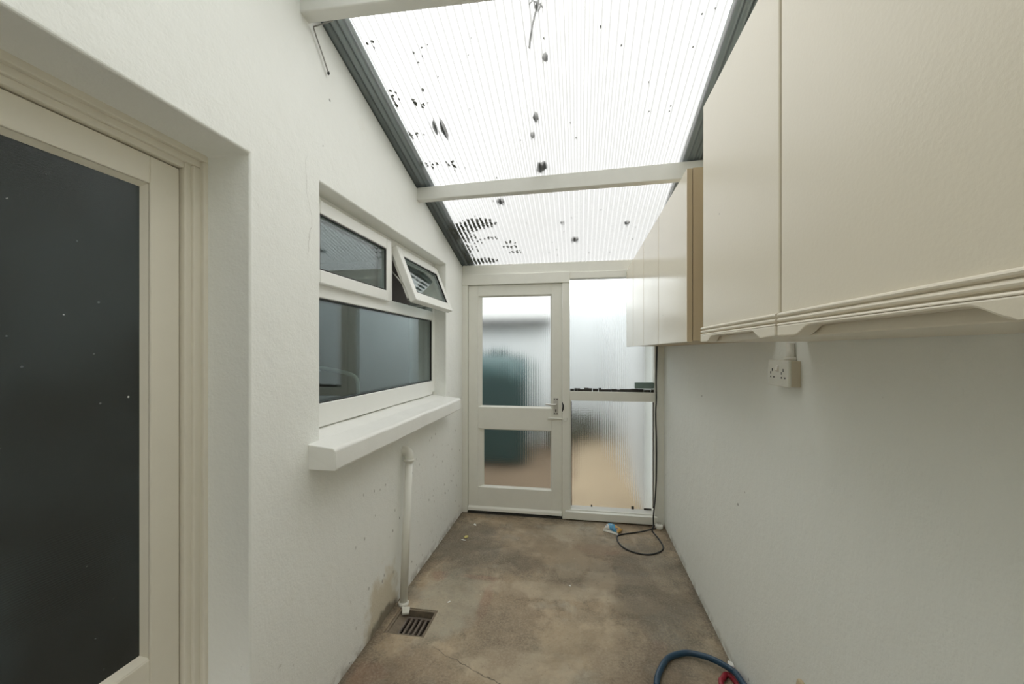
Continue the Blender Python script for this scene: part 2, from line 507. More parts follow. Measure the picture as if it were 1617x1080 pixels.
def pane_obscure(name, tint, rough, period, strength, ior=1.35, flecks=False, clear=0.0):
    t = NT(name)
    X = t.xyz()
    k = 2 * math.pi / period
    # a fine square lattice pressed into the glass, plus a little unevenness: tilts the surface normal
    a = t.math('MULTIPLY', t.math('COSINE', t.math('MULTIPLY', t.math('ADD', X[0], X[1]), k)), strength)
    b = t.math('MULTIPLY', t.math('COSINE', t.math('MULTIPLY', X[2], k)), strength)
    n1 = t.math('MULTIPLY', t.math('SUBTRACT', t.noise(220, 2), 0.5), strength * 1.5)
    n2 = t.math('MULTIPLY', t.math('SUBTRACT', t.noise(220, 2, 0.55, t.mapping((1, 1, 1), (5, 5, 5))), 0.5), strength * 1.5)
    cx = t.n.new('ShaderNodeCombineXYZ')
    t.l.new(t.math('ADD', a, n1), cx.inputs[0])
    t.l.new(t.math('ADD', b, n2), cx.inputs[2])
    ad = t.n.new('ShaderNodeVectorMath')
    ad.operation = 'ADD'
    gn = t.n.new('ShaderNodeNewGeometry')
    t.l.new(gn.outputs['Normal'], ad.inputs[0])
    t.l.new(cx.outputs[0], ad.inputs[1])
    nm = t.n.new('ShaderNodeVectorMath')
    nm.operation = 'NORMALIZE'
    t.l.new(ad.outputs[0], nm.inputs[0])
    nrm = nm.outputs[0]
    rf = t.n.new('ShaderNodeBsdfRefraction')
    rf.inputs['Color'].default_value = (*tint, 1)
    rf.inputs['Roughness'].default_value = rough
    rf.inputs['IOR'].default_value = ior
    t.l.new(nrm, rf.inputs['Normal'])
    gl = t.n.new('ShaderNodeBsdfGlossy')
    gl.inputs['Roughness'].default_value = 0.18
    t.l.new(nrm, gl.inputs['Normal'])
    mx = t.n.new('ShaderNodeMixShader')
    t.l.new(schlick(t, 0.04), mx.inputs[0])
    t.l.new(rf.outputs[0], mx.inputs[1])
    t.l.new(gl.outputs[0], mx.inputs[2])
    last = mx.outputs[0]
    if flecks:
        # room reflection painted as grey film, and flecks of white paint on the glass
        dd = t.n.new('ShaderNodeBsdfDiffuse')
        t.put(dd.inputs['Color'], t.mix(t.ramp(t.noise(1.7, 3), 0.35, 0.65), (0.10, 0.105, 0.10), (0.16, 0.19, 0.20)))
        m4 = t.n.new('ShaderNodeMixShader')
        m4.inputs[0].default_value = 0.35
        t.l.new(last, m4.inputs[1])
        t.l.new(dd.outputs[0], m4.inputs[2])
        last = m4.outputs[0]
        df = t.n.new('ShaderNodeBsdfDiffuse')
        df.inputs['Color'].default_value = (0.7, 0.7, 0.68, 1)
        f = t.math('MULTIPLY', t.ramp(t.voro(22.0), 0.075, 0.05), t.ramp(t.noise(23, 2), 0.53, 0.57))
        m3 = t.n.new('ShaderNodeMixShader')
        t.l.new(f, m3.inputs[0])
        t.l.new(last, m3.inputs[1])
        t.l.new(df.outputs[0], m3.inputs[2])
        last = m3.outputs[0]
    t.l.new(last, t.out.inputs['Surface'])
    return t.m


M['glass'] = pane_clear('window_glass', (0.86, 0.90, 0.90))
M['obscure'] = pane_obscure('obscure_glass', (0.95, 0.97, 0.97), 0.23, 0.015, 0.10)
M['dark_obscure'] = pane_obscure('frosted_glass_dark', (0.55, 0.58, 0.58), 0.25, 0.006, 0.08, flecks=True)

# ------------------------------------------------------------------ dimensions
XL, XR, YB, YE = -1.01, 0.68, -0.8, 3.39


def roofz(y):
    return 2.16 + 0.29 * (YE - y)


ROOF_N = Vector((0, 0.29, 1)).normalized()

# ------------------------------------------------------------------ shell
# floor with the hole for the gully
GX0, GX1, GY0, GY1 = -0.968, -0.755, 1.865, 2.072
mb = MB()
xs = [XL - 0.05, GX0, GX1, XR + 0.05]
ys = [YB - 0.05, GY0, GY1, YE + 0.06]
for i in range(3):
    for j in range(3):
        if (i, j) != (1, 1):
            mb.box(xs[i], xs[i + 1], ys[j], ys[j + 1], -0.12, 0.0)
bmesh.ops.remove_doubles(mb.bm, verts=mb.bm.verts[:], dist=1e-5)
# drop the inner faces shared by two cells
seen = {}
for f in mb.bm.faces:
    seen.setdefault(tuple(sorted(v.index for v in f.verts)), []).append(f)
mb.bm.verts.index_update()
seen = {}
for f in mb.bm.faces:
    seen.setdefault(tuple(sorted(v.index for v in f.verts)), []).append(f)
bmesh.ops.delete(mb.bm, geom=[f for fs in seen.values() if len(fs) > 1 for f in fs], context='FACES')
tag(mb.build('floor', M['floor'], origin=(0, 1, 0)), 'stained brown and grey concrete floor of the lean-to', 'floor', kind='structure')


def side_wall(name, mat, x, th, holes, label, ycuts, zcuts):
    """wall in the plane x, thick th (signed), top following the roof, with rectangular holes"""
    bm = bmesh.new()
    ycuts = sorted(ycuts)
    grid = {}

    def vert(i, j):
        if (i, j) not in grid:
            y = ycuts[i]
            z = zcuts[j] if j < len(zcuts) else roofz(y) - 0.004
            grid[(i, j)] = bm.verts.new((x, y, z))
        return grid[(i, j)]
    faces = []
    for i in range(len(ycuts) - 1):
        for j in range(len(zcuts)):
            yc = (ycuts[i] + ycuts[i + 1]) / 2
            zc = (zcuts[j] + zcuts[j + 1]) / 2 if j + 1 < len(zcuts) else 99
            if any(h[0] < yc < h[1] and h[2] < zc < h[3] for h in holes):
                continue
            faces.append(bm.faces.new((vert(i, j), vert(i + 1, j), vert(i + 1, j + 1), vert(i, j + 1))))
    r = bmesh.ops.extrude_face_region(bm, geom=faces)
    for g in r['geom']:
        if isinstance(g, bmesh.types.BMVert):
            g.co.x += th
    w = MB()
    w.bm.free()
    w.bm = bm
    # keep the room-side face as well
    for f in faces:
        if not f.is_valid:
            continue
    o = w.build(name, mat, origin=(x, 1, 0), bevel=0.007, segs=3)
    return tag(o, label, 'wall', kind='structure')


DY0, DY1, DZ = 0.19, 1.088, 2.03
WY0, WY1, WZ0, WZ1 = 1.428, 2.945, 1.05, 2.083
side_wall('wall_left', M['wall_left'], XL, -0.30, [(DY0, DY1, -1, DZ), (WY0, WY1, WZ0, WZ1)],
          'white painted plaster wall with a door recess and a kitchen window', [YB, DY0, DY1, WY0, WY1, YE + 0.05], [-0.12, WZ0, DZ, WZ1])
side_wall('wall_right', M['wall_right'], XR, 0.2, [], 'white painted plaster wall below the cream wall cabinets', [YB, YE + 0.05], [-0.12])
mb = MB().box(XL - 0.3, XR + 0.2, YB - 0.15, YB, -0.12, roofz(YB))
tag(mb.build('wall_back', M['wall']), 'white painted wall behind the camera', 'wall', kind='structure')

# corrugated roof: 32 mm corrugations running down the slope
PITCH, AMP = 0.032, 0.0065
bm = bmesh.new()
x0, x1 = XL - 0.10, XR + 0.12
nx = int((x1 - x0) / PITCH * 8)
rows = []
for y in (YB - 0.1, 1.0, YE + 0.16):
    row = []
    for i in range(nx + 1):
        x = x0 + i * PITCH / 8
        row.append(bm.verts.new(Vector((x, y, roofz(y) + AMP * 1.05)) + ROOF_N * (AMP * math.cos(2 * math.pi * x / PITCH))))
    rows.append(row)
for a, b in zip(rows, rows[1:]):
    for i in range(nx):
        bm.faces.new((a[i], a[i + 1], b[i + 1], b[i])).smooth = True
w = MB()
w.bm.free()
w.bm = bm
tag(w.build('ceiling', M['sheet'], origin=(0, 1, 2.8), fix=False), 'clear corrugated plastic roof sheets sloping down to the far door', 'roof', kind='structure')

# purlins
def purlin(y0, y1, zb, skew, label):
    m = MB()
    L = XR - XL + 0.08
    m.prism([(XL - 0.04, y0, zb), (XL - 0.04, y1, zb - 0.004), (XL - 0.04, y1, roofz(y1) - 0.001), (XL - 0.04, y0, roofz(y0) - 0.001)], (L, 0, 0))
    for v in m.bm.verts:                    # not quite square to the walls
        if v.co.x > 0:
            v.co.y += skew * L
            if v.co.z > zb + 0.02:
                v.co.z -= 0.29 * skew * L
    return tag(m.build('roof_beam', M['beam'], bevel=0.004), label, 'roof beam', 'painted roof beams', 'structure')


purlin(2.390, 2.434, 2.371, -0.034, 'white painted roof beam crossing the clear roof above the window')
purlin(1.312, 1.362, 2.660, 0.027, 'white painted roof beam cut off by the top edge of the photo')

# lead flashing laid over the sheet edges along both walls
def flashing(xa, xb, label):
    m = MB()
    ya, yb = YB - 0.05, YE + 0.14
    off = 2 * AMP + 0.005
    up = 0.10 if xa < 0 else -0.0
    pts = [(xa, xb)]
    m.prism([(xa, ya, roofz(ya) + off), (xb, ya, roofz(ya) + off), (xb, ya, roofz(ya) + off + 0.004), (xa, ya, roofz(ya) + off + 0.004)],
            (0, yb - ya, roofz(yb) - roofz(ya)))
    wx = xa if xa < 0 else xb
    m.prism([(wx - 0.003, ya, roofz(ya) + off), (wx + 0.003, ya, roofz(ya) + off), (wx + 0.003, ya, roofz(ya) + off + 0.12), (wx - 0.003, ya, roofz(ya) + off + 0.12)],
            (0, yb - ya, roofz(yb) - roofz(ya)))
    return tag(m.build('roof_flashing', M['flash']), label, 'flashing', 'roof flashings', 'structure')


flashing(XL - 0.12, -0.902, 'grey flashing strip along the roof edge above the window wall')
flashing(0.560, XR + 0.12, 'grey flashing strip along the roof edge above the cream cabinets')

# ------------------------------------------------------------------ end wall: boards, door frame, sidelight
mb = MB()
mb.box(XL, -0.961, 3.375, 3.47, 0, 1.989)            # left jamb
mb.box(-0.137, -0.076, 3.375, 3.47, 0, 1.989)        # right jamb
mb.box(XL, -0.076, 3.368, 3.47, 1.989, 2.079)        # head
o = mb.build('trim_1', M['timber'], bevel=0.003)
tag(o, 'off-white painted timber frame round the glazed back door', 'door frame', kind='structure')
mb = MB().box(XL, XR, 3.385, 3.47, 2.079, 2.165)
tag(mb.build('trim_2', M['timber'], bevel=0.003), 'off-white board across the end wall under the roof', 'board', kind='structure')
mb = MB().box(-0.961, -0.137, 3.37, 3.48, -0.002, 0.012)
tag(mb.build('trim_3', M['dark_gap']), 'dark worn threshold under the glazed back door', 'threshold', kind='structure')

# door_1
DRX0, DRX1, DRY0, DRY1 = -0.958, -0.140, 3.392, 3.436
door = thing('door_1', 'off-white timber back door with two obscure glass panes', 'door', (-0.55, 3.41, 0), kind='structure')
mb = MB()
mb.box(DRX0, -0.870, DRY0, DRY1, 0.022, 1.985)
mb.box(-0.228, DRX1, DRY0, DRY1, 0.022, 1.985)
mb.box(-0.870, -0.228, DRY0, DRY1, 1.895, 1.985)
mb.box(-0.870, -0.228, DRY0, DRY1, 0.735, 0.925)
mb.box(-0.870, -0.228, DRY0, DRY1, 0.022, 0.225)
mb.build('frame', M['timber'], door, bevel=0.003)
for z0, z1 in ((0.925, 1.895), (0.225, 0.735)):
    p = MB().box(-0.872, -0.226, 3.418, 3.423, z0 - 0.002, z1 + 0.002).build('pane', M['obscure'], door)
    b = MB()
    y0, y1 = 3.398, 3.418
    b.prism([(-0.870, y0, z0), (-0.838 if z0 > 0.5 else -0.822, y1, z0), (-0.870, y1, z0)], (0, 0, z1 - z0))
    b.prism([(-0.228, y0, z0), (-0.228, y1, z0), (-0.240, y1, z0)], (0, 0, z1 - z0))
    b.prism([(-0.870, y0, z1), (-0.870, y1, z1), (-0.870, y1, z1 - 0.010)], (0.642, 0, 0))
    b.prism([(-0.870, y0, z0), (-0.870, y1, z0 + 0.012), (-0.870, y1, z0)], (0.642, 0, 0))
    b.build('glazing_bead', M['timber'], p)
mb = MB().prism([(DRX0, DRY0, 0.024), (DRX0, DRY0 - 0.022, 0.024), (DRX0, DRY0 - 0.018, 0.046), (DRX0, DRY0, 0.060)], (DRX1 - DRX0, 0, 0))
mb.build('weather_bar', M['timber'], door, bevel=0.002)
h = MB().box(-0.213, -0.171, 3.386, 3.392, 0.872, 1.018).build('handle_plate', M['metal'], door, bevel=0.002)
MB().tube([(-0.190, 3.388, 0.962), (-0.190, 3.350, 0.962)], 0.009).tube(
    smooth_path([(-0.186, 3.350, 0.962), (-0.215, 3.347, 0.963), (-0.245, 3.347, 0.964), (-0.275, 3.350, 0.966)], 4), [0.009] * 5 + [0.008] * 4 + [0.007] * 4).build('lever', M['metal'], h)
for x, z in ((-0.203, 1.006), (-0.181, 1.006), (-0.203, 0.884), (-0.181, 0.884)):
    MB().tube([(x, 3.387, z), (x, 3.383, z)], 0.005, 8).build('screw', M['black'], h)
MB().tube([(-0.192, 3.3875, 0.915), (-0.192, 3.3845, 0.915)], 0.006, 10).box(-0.1955, -0.1885, 3.3845, 3.3875, 0.896, 0.914).build('keyhole', M['black'], h)
b = MB().box(-0.262, -0.140, 3.386, 3.392, 0.826, 0.852).build('bolt', M['timber'], door, bevel=0.002)
MB().tube([(-0.258, 3.381, 0.842), (-0.094, 3.381, 0.842)], 0.0075, 10).tube([(-0.250, 3.381, 0.842), (-0.250, 3.366, 0.846)], 0.006, 8).build('bolt_bar', M['timber'], b)
MB().box(-0.131, -0.098, 3.368, 3.375, 0.824, 0.858).build('bolt_keeper', M['timber'], b, bevel=0.002)
MB().tube([(-0.137, 3.378, 0.90), (-0.131, 3.372, 0.925), (-0.130, 3.372, 0.955), (-0.137, 3.378, 0.985)], [0.002, 0.006, 0.006, 0.002], 8).build('latch_recess', M['black'], door)

# sidelight
win = thing('window_2', 'tall sidelight with two obscure glass panes right of the back door', 'window', (0.30, 3.42, 0), kind='structure')
mb = MB()
mb.box(-0.076, XR, 3.378, 3.47, 2.023, 2.079)
mb.box(0.607, XR, 3.378, 3.47, 0, 2.023)
mb.box(-0.076, 0.607, 3.378, 3.47, 0.999, 1.075)
mb.box(-0.076, 0.625, 3.378, 3.47, 0.0, 0.085)
mb.box(-0.076, -0.066, 3.385, 3.47, 0.085, 0.999)
mb.prism([(-0.112, 3.378, 0.078), (-0.112, 3.352, 0.072), (-0.112, 3.352, 0.012), (-0.112, 3.378, 0.006)], (0.735, 0, 0))
mb.build('frame', M['timber'], win, bevel=0.003)
mb = MB().prism([(-0.07, 3.378, 0.078), (-0.07, 3.425, 0.105), (-0.07, 3.425, 0.07)], (0.676, 0, 0))
mb.build('sill_bevel', M['upvc'], win, bevel=0.001)
for z0, z1 in ((1.075, 2.023), (0.085, 0.999)):
    MB().box(-0.078, 0.609, 3.430, 3.435, z0, z1).build('pane', M['obscure'], win)
mb = MB()
x = -0.072
while x < 0.60:                      # crumbling dark putty on the mid rail
    wd = random.uniform(0.02, 0.06)
    mb.box(x, min(0.603, x + wd), 3.400, 3.429, 1.075, 1.075 + random.uniform(0.016, 0.030))
    x += wd + random.uniform(-0.002, 0.006)
for x, wd, hh in ((0.10, 0.012, 0.02), (0.43, 0.02, 0.03), (0.53, 0.06, 0.02)):
    mb.box(x, x + wd, 3.42, 3.429, 0.095, 0.095 + hh)
mb.box(-0.066, -0.060, 3.42, 3.429, 0.10, 0.985)
mb.box(0.600, 0.606, 3.424, 3.429, 0.12, 0.99)
mb.build('putty', M['dark_gap'], win)

tag(MB().prism([(0.455, 3.384, 1.106), (0.595, 3.384, 1.106), (0.603, 3.384, 1.113), (0.605, 3.384, 1.150), (0.598, 3.384, 1.157), (0.455, 3.384, 1.155)], (0, 0.04, 0)).build('foam_block', M['foam'], bevel=0.004),
    'small grey-green block lying on the sidelight rail beside the post', 'block')

# ------------------------------------------------------------------ kitchen window in the left wall
FX = -1.10
win = thing('window_1', 'white plastic kitchen window with one top light standing open', 'window', (FX, 2.19, WZ0), kind='structure')
mb = MB()
x0, x1 = FX - 0.06, FX
mb.box(x0, x1, WY0, 1.488, 1.10, WZ1)
mb.box(x0, x1, 2.894, WY1, 1.10, WZ1)
mb.box(x0, x1, 1.488, 2.894, 2.035, WZ1)
mb.box(x0, x1, 1.488, 2.894, 1.645, 1.715)
mb.box(x0, x1, 1.488, 2.894, 1.085, 1.187)
mb.box(x0, x1, 2.165, 2.232, 1.715, 2.035)
mb.build('window_frame', M['upvc'], win, bevel=0.004)
mb = MB()
for xg in (FX - 0.025, FX - 0.045):
    mb.box(xg - 0.002, xg + 0.002, 1.486, 2.896, 1.185, 1.647)
p = mb.build('pane', M['glass'], win)
gk = MB()
for a in ((1.488, 1.493, 1.187, 1.645), (2.889, 2.894, 1.187, 1.645), (1.488, 2.894, 1.187, 1.192), (1.488, 2.894, 1.640, 1.645)):
    gk.box(FX - 0.021, FX - 0.008, *a)
gk.build('gasket', M['rubber'], p)


def sash(name_y0, name_y1, z0, z1, hinge_x, ang):
    """a top light; built closed then turned about its top edge by ang"""
    H = Vector((hinge_x, 0, z1))
    R = Matrix.Rotation(ang, 4, 'Y')

    def turn(m):
        for v in m.bm.verts:
            v.co = H + R @ (v.co - H)
        return m
    y0, y1 = name_y0, name_y1
    fw = 0.058
    m = MB()
    xa, xb = hinge_x - 0.045, hinge_x + 0.0
    m.box(xa, xb, y0, y0 + fw, z0, z1)
    m.box(xa, xb, y1 - fw, y1, z0, z1)
    m.box(xa, xb, y0 + fw, y1 - fw, z1 - fw, z1)
    m.box(xa, xb, y0 + fw, y1 - fw, z0, z0 + fw)
    s = turn(m).build('sash', M['upvc'], win, bevel=0.005)
    m = MB()
    for xg in (hinge_x - 0.018, hinge_x - 0.036):
        m.box(xg - 0.002, xg + 0.002, y0 + fw - 0.002, y1 - fw + 0.002, z0 + fw - 0.002, z1 - fw + 0.002)
    turn(m).build('pane', M['glass'], s)
    m = MB()
    g = 0.005
    for a in ((y0 + fw, y0 + fw + g, z0 + fw, z1 - fw), (y1 - fw - g, y1 - fw, z0 + fw, z1 - fw), (y0 + fw, y1 - fw, z0 + fw, z0 + fw + g), (y0 + fw, y1 - fw, z1 - fw - g, z1 - fw)):
        m.box(hinge_x - 0.014, hinge_x - 0.004, *a)
    turn(m).build('gasket', M['rubber'], s)
    return s, turn


sash(1.460, 2.165, 1.700, 2.052, -1.072, 0.0)
OA = -math.radians(21.5)
s2, turn = sash(2.232, 2.925, 1.695, 2.048, -1.076, OA)
# rebate on the inside of the open sash, its stay and the handle
m = MB()
for a in ((2.252, 2.268, 1.715, 2.03), (2.889, 2.905, 1.715, 2.03), (2.252, 2.905, 1.715, 1.731)):
    m.box(-1.139, -1.121, *a)
turn(m).build('rebate', M['upvc'], s2, bevel=0.003)
MB().tube([(-1.115, 2.245, 1.90), (-1.03, 2.250, 1.80)], 0.005, 8).build('stay', M['metal'], s2)
MB().box(-1.125, -1.02, 2.55, 2.57, 1.716, 1.722).build('peg_stay', M['metal'], s2)

# concrete sill with a weathered top, chipped near end
mb = MB()
sy0, sy1 = 1.357, 2.962
mb.prism([(XL - 0.14, sy0, 0.965), (-0.90, sy0, 0.963), (-0.897, sy0, 0.972), (-0.897, sy0, 1.040), (-0.905, sy0, 1.050), (XL - 0.005, sy0, 1.062), (XL - 0.14, sy0, 1.085)], (0, sy1 - sy0, 0))
bmesh.ops.subdivide_edges(mb.bm, edges=[e for e in mb.bm.edges if abs(e.verts[0].co.y - e.verts[1].co.y) > 1], cuts=40)
for v in mb.bm.verts:
    k = math.sin(v.co.y * 9.1) * 0.0015 + math.sin(v.co.y * 23.0) * 0.0012
    v.co.z += k
    v.co.x += k
    if v.co.x > -0.96 and v.co.y < 1.40 and v.co.z < 1.0:
        v.co.y += 0.006
mb.build('window_sill', M['sill'], win, bevel=0.004)

# ------------------------------------------------------------------ recessed house door in the left wall
door = thing('door_2', 'cream timber door with one dark frosted pane in the left recess', 'door', (-1.22, 0.64, 0), kind='structure')
FDX = -1.185
mb = MB()
mb.box(-1.29, FDX, 1.032, DY1 + 0.01, 0, DZ + 0.005)
mb.box(-1.29, FDX, DY0 - 0.01, 0.262, 0, DZ + 0.005)
mb.box(-1.29, FDX, 0.262, 1.032, 1.972, DZ + 0.005)
# stepped moulding on the frame
mb.box(FDX - 0.01, FDX + 0.010, 1.052, DY1 + 0.005, 0, 1.990)
mb.box(FDX - 0.01, FDX + 0.024, 1.074, DY1 + 0.006, 0, 2.010)
mb.box(FDX - 0.01, FDX + 0.010, DY0 - 0.005, DY1 + 0.005, 1.990, DZ + 0.004)
mb.box(FDX - 0.01, FDX + 0.024, DY0 - 0.005, DY1 + 0.004, 2.010, DZ + 0.006)
mb.build('door_frame', M['timber_cream'], door, bevel=0.004)
mb = MB()
LX0, LX1 = -1.245, -1.200
mb.box(LX0, LX1, 0.945, 1.029, 0.008, 1.969)
mb.box(LX0, LX1, 0.265, 0.352, 0.008, 1.969)
mb.box(LX0, LX1, 0.352, 0.945, 1.890, 1.969)
mb.box(LX0, LX1, 0.352, 0.945, 0.008, 0.540)
leaf = mb.build('leaf', M['timber_cream'], door, bevel=0.003)
pn = MB().box(-1.228, -1.222, 0.350, 0.947, 0.538, 1.892).build('pane', M['dark_obscure'], leaf)
mb = MB()
mb.prism([(-1.222, 0.933, 0.54), (-1.206, 0.945, 0.54), (-1.222, 0.945, 0.54)], (0, 0, 1.35))
mb.prism([(-1.222, 0.364, 0.54), (-1.206, 0.352, 0.54), (-1.222, 0.352, 0.54)], (0, 0, 1.35))
mb.prism([(-1.222, 0.352, 1.878), (-1.206, 0.352, 1.890), (-1.222, 0.352, 1.890)], (0, 0.593, 0))
mb.prism([(-1.222, 0.352, 0.556), (-1.204, 0.352, 0.540), (-1.222, 0.352, 0.540)], (0, 0.593, 0))
mb.build('glazing_bead', M['timber_cream'], leaf, bevel=0.001)

# rooms behind the left wall, seen dimly through the panes
def shell(name, mat, x0, x1, y0, y1, z0, z1, label):
    m = MB()
    m.box(x0 - 0.1, x0, y0, y1, z0, z1)
    m.box(x0, x1, y0 - 0.1, y0, z0, z1)
    m.box(x0, x1, y1, y1 + 0.1, z0, z1)
    m.box(x0, x1, y0, y1, z1, z1 + 0.1)
    m.box(x0, x1, y0, y1, z0 - 0.1, z0)
    return tag(m.build(name, mat), label, 'room', kind='structure')


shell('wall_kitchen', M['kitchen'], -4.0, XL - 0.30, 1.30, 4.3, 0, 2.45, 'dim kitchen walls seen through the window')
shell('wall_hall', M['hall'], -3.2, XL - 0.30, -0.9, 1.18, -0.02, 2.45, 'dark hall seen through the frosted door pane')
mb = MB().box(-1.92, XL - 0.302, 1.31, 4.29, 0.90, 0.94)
tag(mb.build('kitchen_worktop', M['worktop'], bevel=0.004), 'grey kitchen worktop behind the window pane', 'worktop', kind='structure')
tap = thing('kitchen_tap', 'white swan-neck kitchen tap seen through the big window pane', 'tap', (-1.37, 2.31, 0.94))
MB().tube([(-1.37, 2.31, 0.94), (-1.37, 2.31, 0.955), (-1.37, 2.31, 0.96), (-1.37, 2.31, 1.06), (-1.37, 2.31, 1.07)], [0.032, 0.032, 0.022, 0.022, 0.016], 16).build('body', M['plastic'], tap)
MB().tube(smooth_path([(-1.37, 2.31, 1.07), (-1.37, 2.31, 1.19), (-1.385, 2.31, 1.245), (-1.43, 2.30, 1.272), (-1.52, 2.29, 1.292), (-1.61, 2.28, 1.305), (-1.625, 2.28, 1.29)], 6), 0.012, 12).build('spout', M['plastic'], tap)
MB().tube([(-1.37, 2.335, 1.03), (-1.37, 2.375, 1.05)], [0.014, 0.011], 12).build('lever', M['plastic'], tap)

# ------------------------------------------------------------------ wall cabinets
CXF = 0.385


def moulded_cabinet(y0, y1, label):
    zb, zt = 1.4645, 2.182
    c = thing('wall_cabinet', label, 'cabinet', ((CXF + XR) / 2, (y0 + y1) / 2, zb), 'cream wall cabinets')
    m = MB()
    xa, xb = CXF + 0.022, XR - 0.001
    m.box(xa, xb, y0 + 0.002, y0 + 0.020, zb, zt)
    m.box(xa, xb, y1 - 0.020, y1 - 0.002, zb, zt)
    m.box(xa, xb, y0 + 0.020, y1 - 0.020, zt - 0.018, zt)
    m.box(xa, xb, y0 + 0.020, y1 - 0.020, zb, zb + 0.018)
    m.box(xb - 0.006, xb, y0 + 0.020, y1 - 0.020, zb + 0.018, zt - 0.018)
    m.build('carcass', M['tan'], c)
    m = MB().box(CXF + 0.021, xb - 0.001, y0 + 0.003, y1 - 0.003, 1.4425, zb - 0.0003)
    m.build('base_panel', M['cab'], c, bevel=0.002)
    a, b = y0 + 0.0022, y1 - 0.0022
    m = MB()
    m.box(CXF, CXF + 0.020, a, b, 1.478, zt - 0.001)
    d = m.build('door', M['cab'], c, bevel=0.003, segs=3)
    # reeded rail along the door foot: three rounded steps
    m = MB()
    prof = [(CXF + 0.012, 1.4895)]
    for k, (zc, rr) in enumerate(((1.4845, 0.0045), (1.4745, 0.0045))):
        for q in range(7):
            an = math.pi / 2 + math.pi * q / 6
            prof.append((CXF - 0.0015 + math.cos(an) * 0.0055, zc + math.sin(an) * rr))
    prof += [(CXF - 0.001, 1.4690), (CXF - 0.0060, 1.4675), (CXF - 0.0075, 1.4655), (CXF - 0.0075, 1.4640), (CXF + 0.012, 1.4640)]
    m.prism([(x, a, z) for x, z in prof], (0, b - a, 0))
    m.build('moulding', M['cab'], d)
    # lip with the scooped finger pull
    yl, yr = y0 + 0.085, y1 - 0.085
    pts = [(a, 1.4640), (a, 1.4435), (yl - 0.022, 1.4420)]
    for q in range(9):
        u = q / 8
        pts.append((yl - 0.022 + 0.050 * u, 1.4420 + 0.0165 * (3 * u * u - 2 * u ** 3)))
    for q in range(9):
        u = 1 - q / 8
        pts.append((yr + 0.022 - 0.050 * u, 1.4420 + 0.0165 * (3 * u * u - 2 * u ** 3)))
    pts += [(b, 1.4435), (b, 1.4640)]
    m = MB().prism([(CXF - 0.0075, y, z) for y, z in pts], (0.0255, 0, 0))
    m.build('finger_pull', M['cab'], d, bevel=0.0025)
    return c


moulded_cabinet(0.352, 0.846, 'nearest and largest cream wall cabinet with scooped handle, cut by right edge')
moulded_cabinet(0.850, 1.337, 'cream wall cabinet with scooped handle above the double socket')


def plain_cabinet(y0, y1, label):
    zb, zt = 1.452, 2.075
    c = thing('wall_cabinet', label, 'cabinet', ((CXF + XR) / 2, (y0 + y1) / 2, zb), 'cream wall cabinets')
    m = MB()
    xa, xb = CXF + 0.021, XR - 0.001
    m.box(xa, xb, y0 + 0.001, y0 + 0.018, zb, zt)
    m.box(xa, xb, y1 - 0.018, y1 - 0.001, zb, zt)
    m.box(xa, xb, y0 + 0.018, y1 - 0.018, zt - 0.018, zt)
    m.box(xa, xb, y0 + 0.018, y1 - 0.018, zb, zb + 0.018)
    m.box(xb - 0.006, xb, y0 + 0.018, y1 - 0.018, zb + 0.018, zt - 0.018)
    m.build('carcass', M['tan'], c)
    m = MB().box(CXF, CXF + 0.0185, y0 + 0.001, y1 - 0.001, zb - 0.005, zt - 0.001)
    d = m.build('door', M['cab_far'], c, bevel=0.003, segs=3)
    MB().box(CXF + 0.0005, CXF + 0.0186, y0 + 0.0002, y0 + 0.001, zb - 0.004, zt - 0.002).build('edge_strip', M['tan'], d)
    return c


plain_cabinet(1.522, 2.042, 'plain cream cabinet showing its tan side, first of the far row')
plain_cabinet(2.044, 2.500, 'plain cream cabinet, second along the far row from its tan end')
plain_cabinet(2.502, 2.960, 'plain cream cabinet, third along the far row, before the dark seam')
plain_cabinet(2.964, 3.374, 'plain cream cabinet against the end wall, overlapping the sidelight')

# ------------------------------------------------------------------ socket and conduit
so = thing('wall_socket', 'aged white double socket with one switch on the right wall', 'socket', (XR, 1.432, 1.30))
MB().box(0.652, XR, 1.366, 1.497, 1.301, 1.383).build('back_box', M['socket_box'], so, bevel=0.002)
fp = MB().box(0.643, 0.652, 1.363, 1.500, 1.299, 1.385).build('faceplate', M['socket'], so, bevel=0.003)
MB().prism([(0.6435, 1.425, 1.345), (0.637, 1.425, 1.352), (0.6405, 1.425, 1.366), (0.6435, 1.425, 1.368)], (0, 0.016, 0)).build('switch', M['plastic'], fp, bevel=0.001)
for yc in (1.396, 1.468):
    m = MB()
    m.box(0.6422, 0.6432, yc - 0.002, yc + 0.002, 1.347, 1.357)
    m.box(0.6422, 0.6432, yc - 0.0135, yc - 0.0085, 1.326, 1.331)
    m.box(0.6422, 0.6432, yc + 0.0085, yc + 0.0135, 1.326, 1.331)
    m.box(0.6422, 0.6432, yc + 0.010, yc + 0.013, 1.338, 1.346)
    m.build('pin_holes', M['black'], fp)
cd = thing('cable_conduit', 'short white cable conduit from the socket up to the cabinet', 'conduit', (0.668, 1.405, 1.383))
MB().tube([(0.668, 1.405, 1.383), (0.668, 1.405, 1.4405)], 0.0115, 16).build('tube', M['plastic'], cd)
MB().tube([(0.668, 1.405, 1.3835), (0.668, 1.405, 1.396)], [0.019, 0.016], 16).build('collar', M['plastic'], cd)

tag(MB().blob((0.676, 1.352, 0.372), 0.010, 0.030, 0.030, 14, 8).build('wall_plug', M['tan']), 'round pale stub on the right wall at the bottom edge', 'stub')

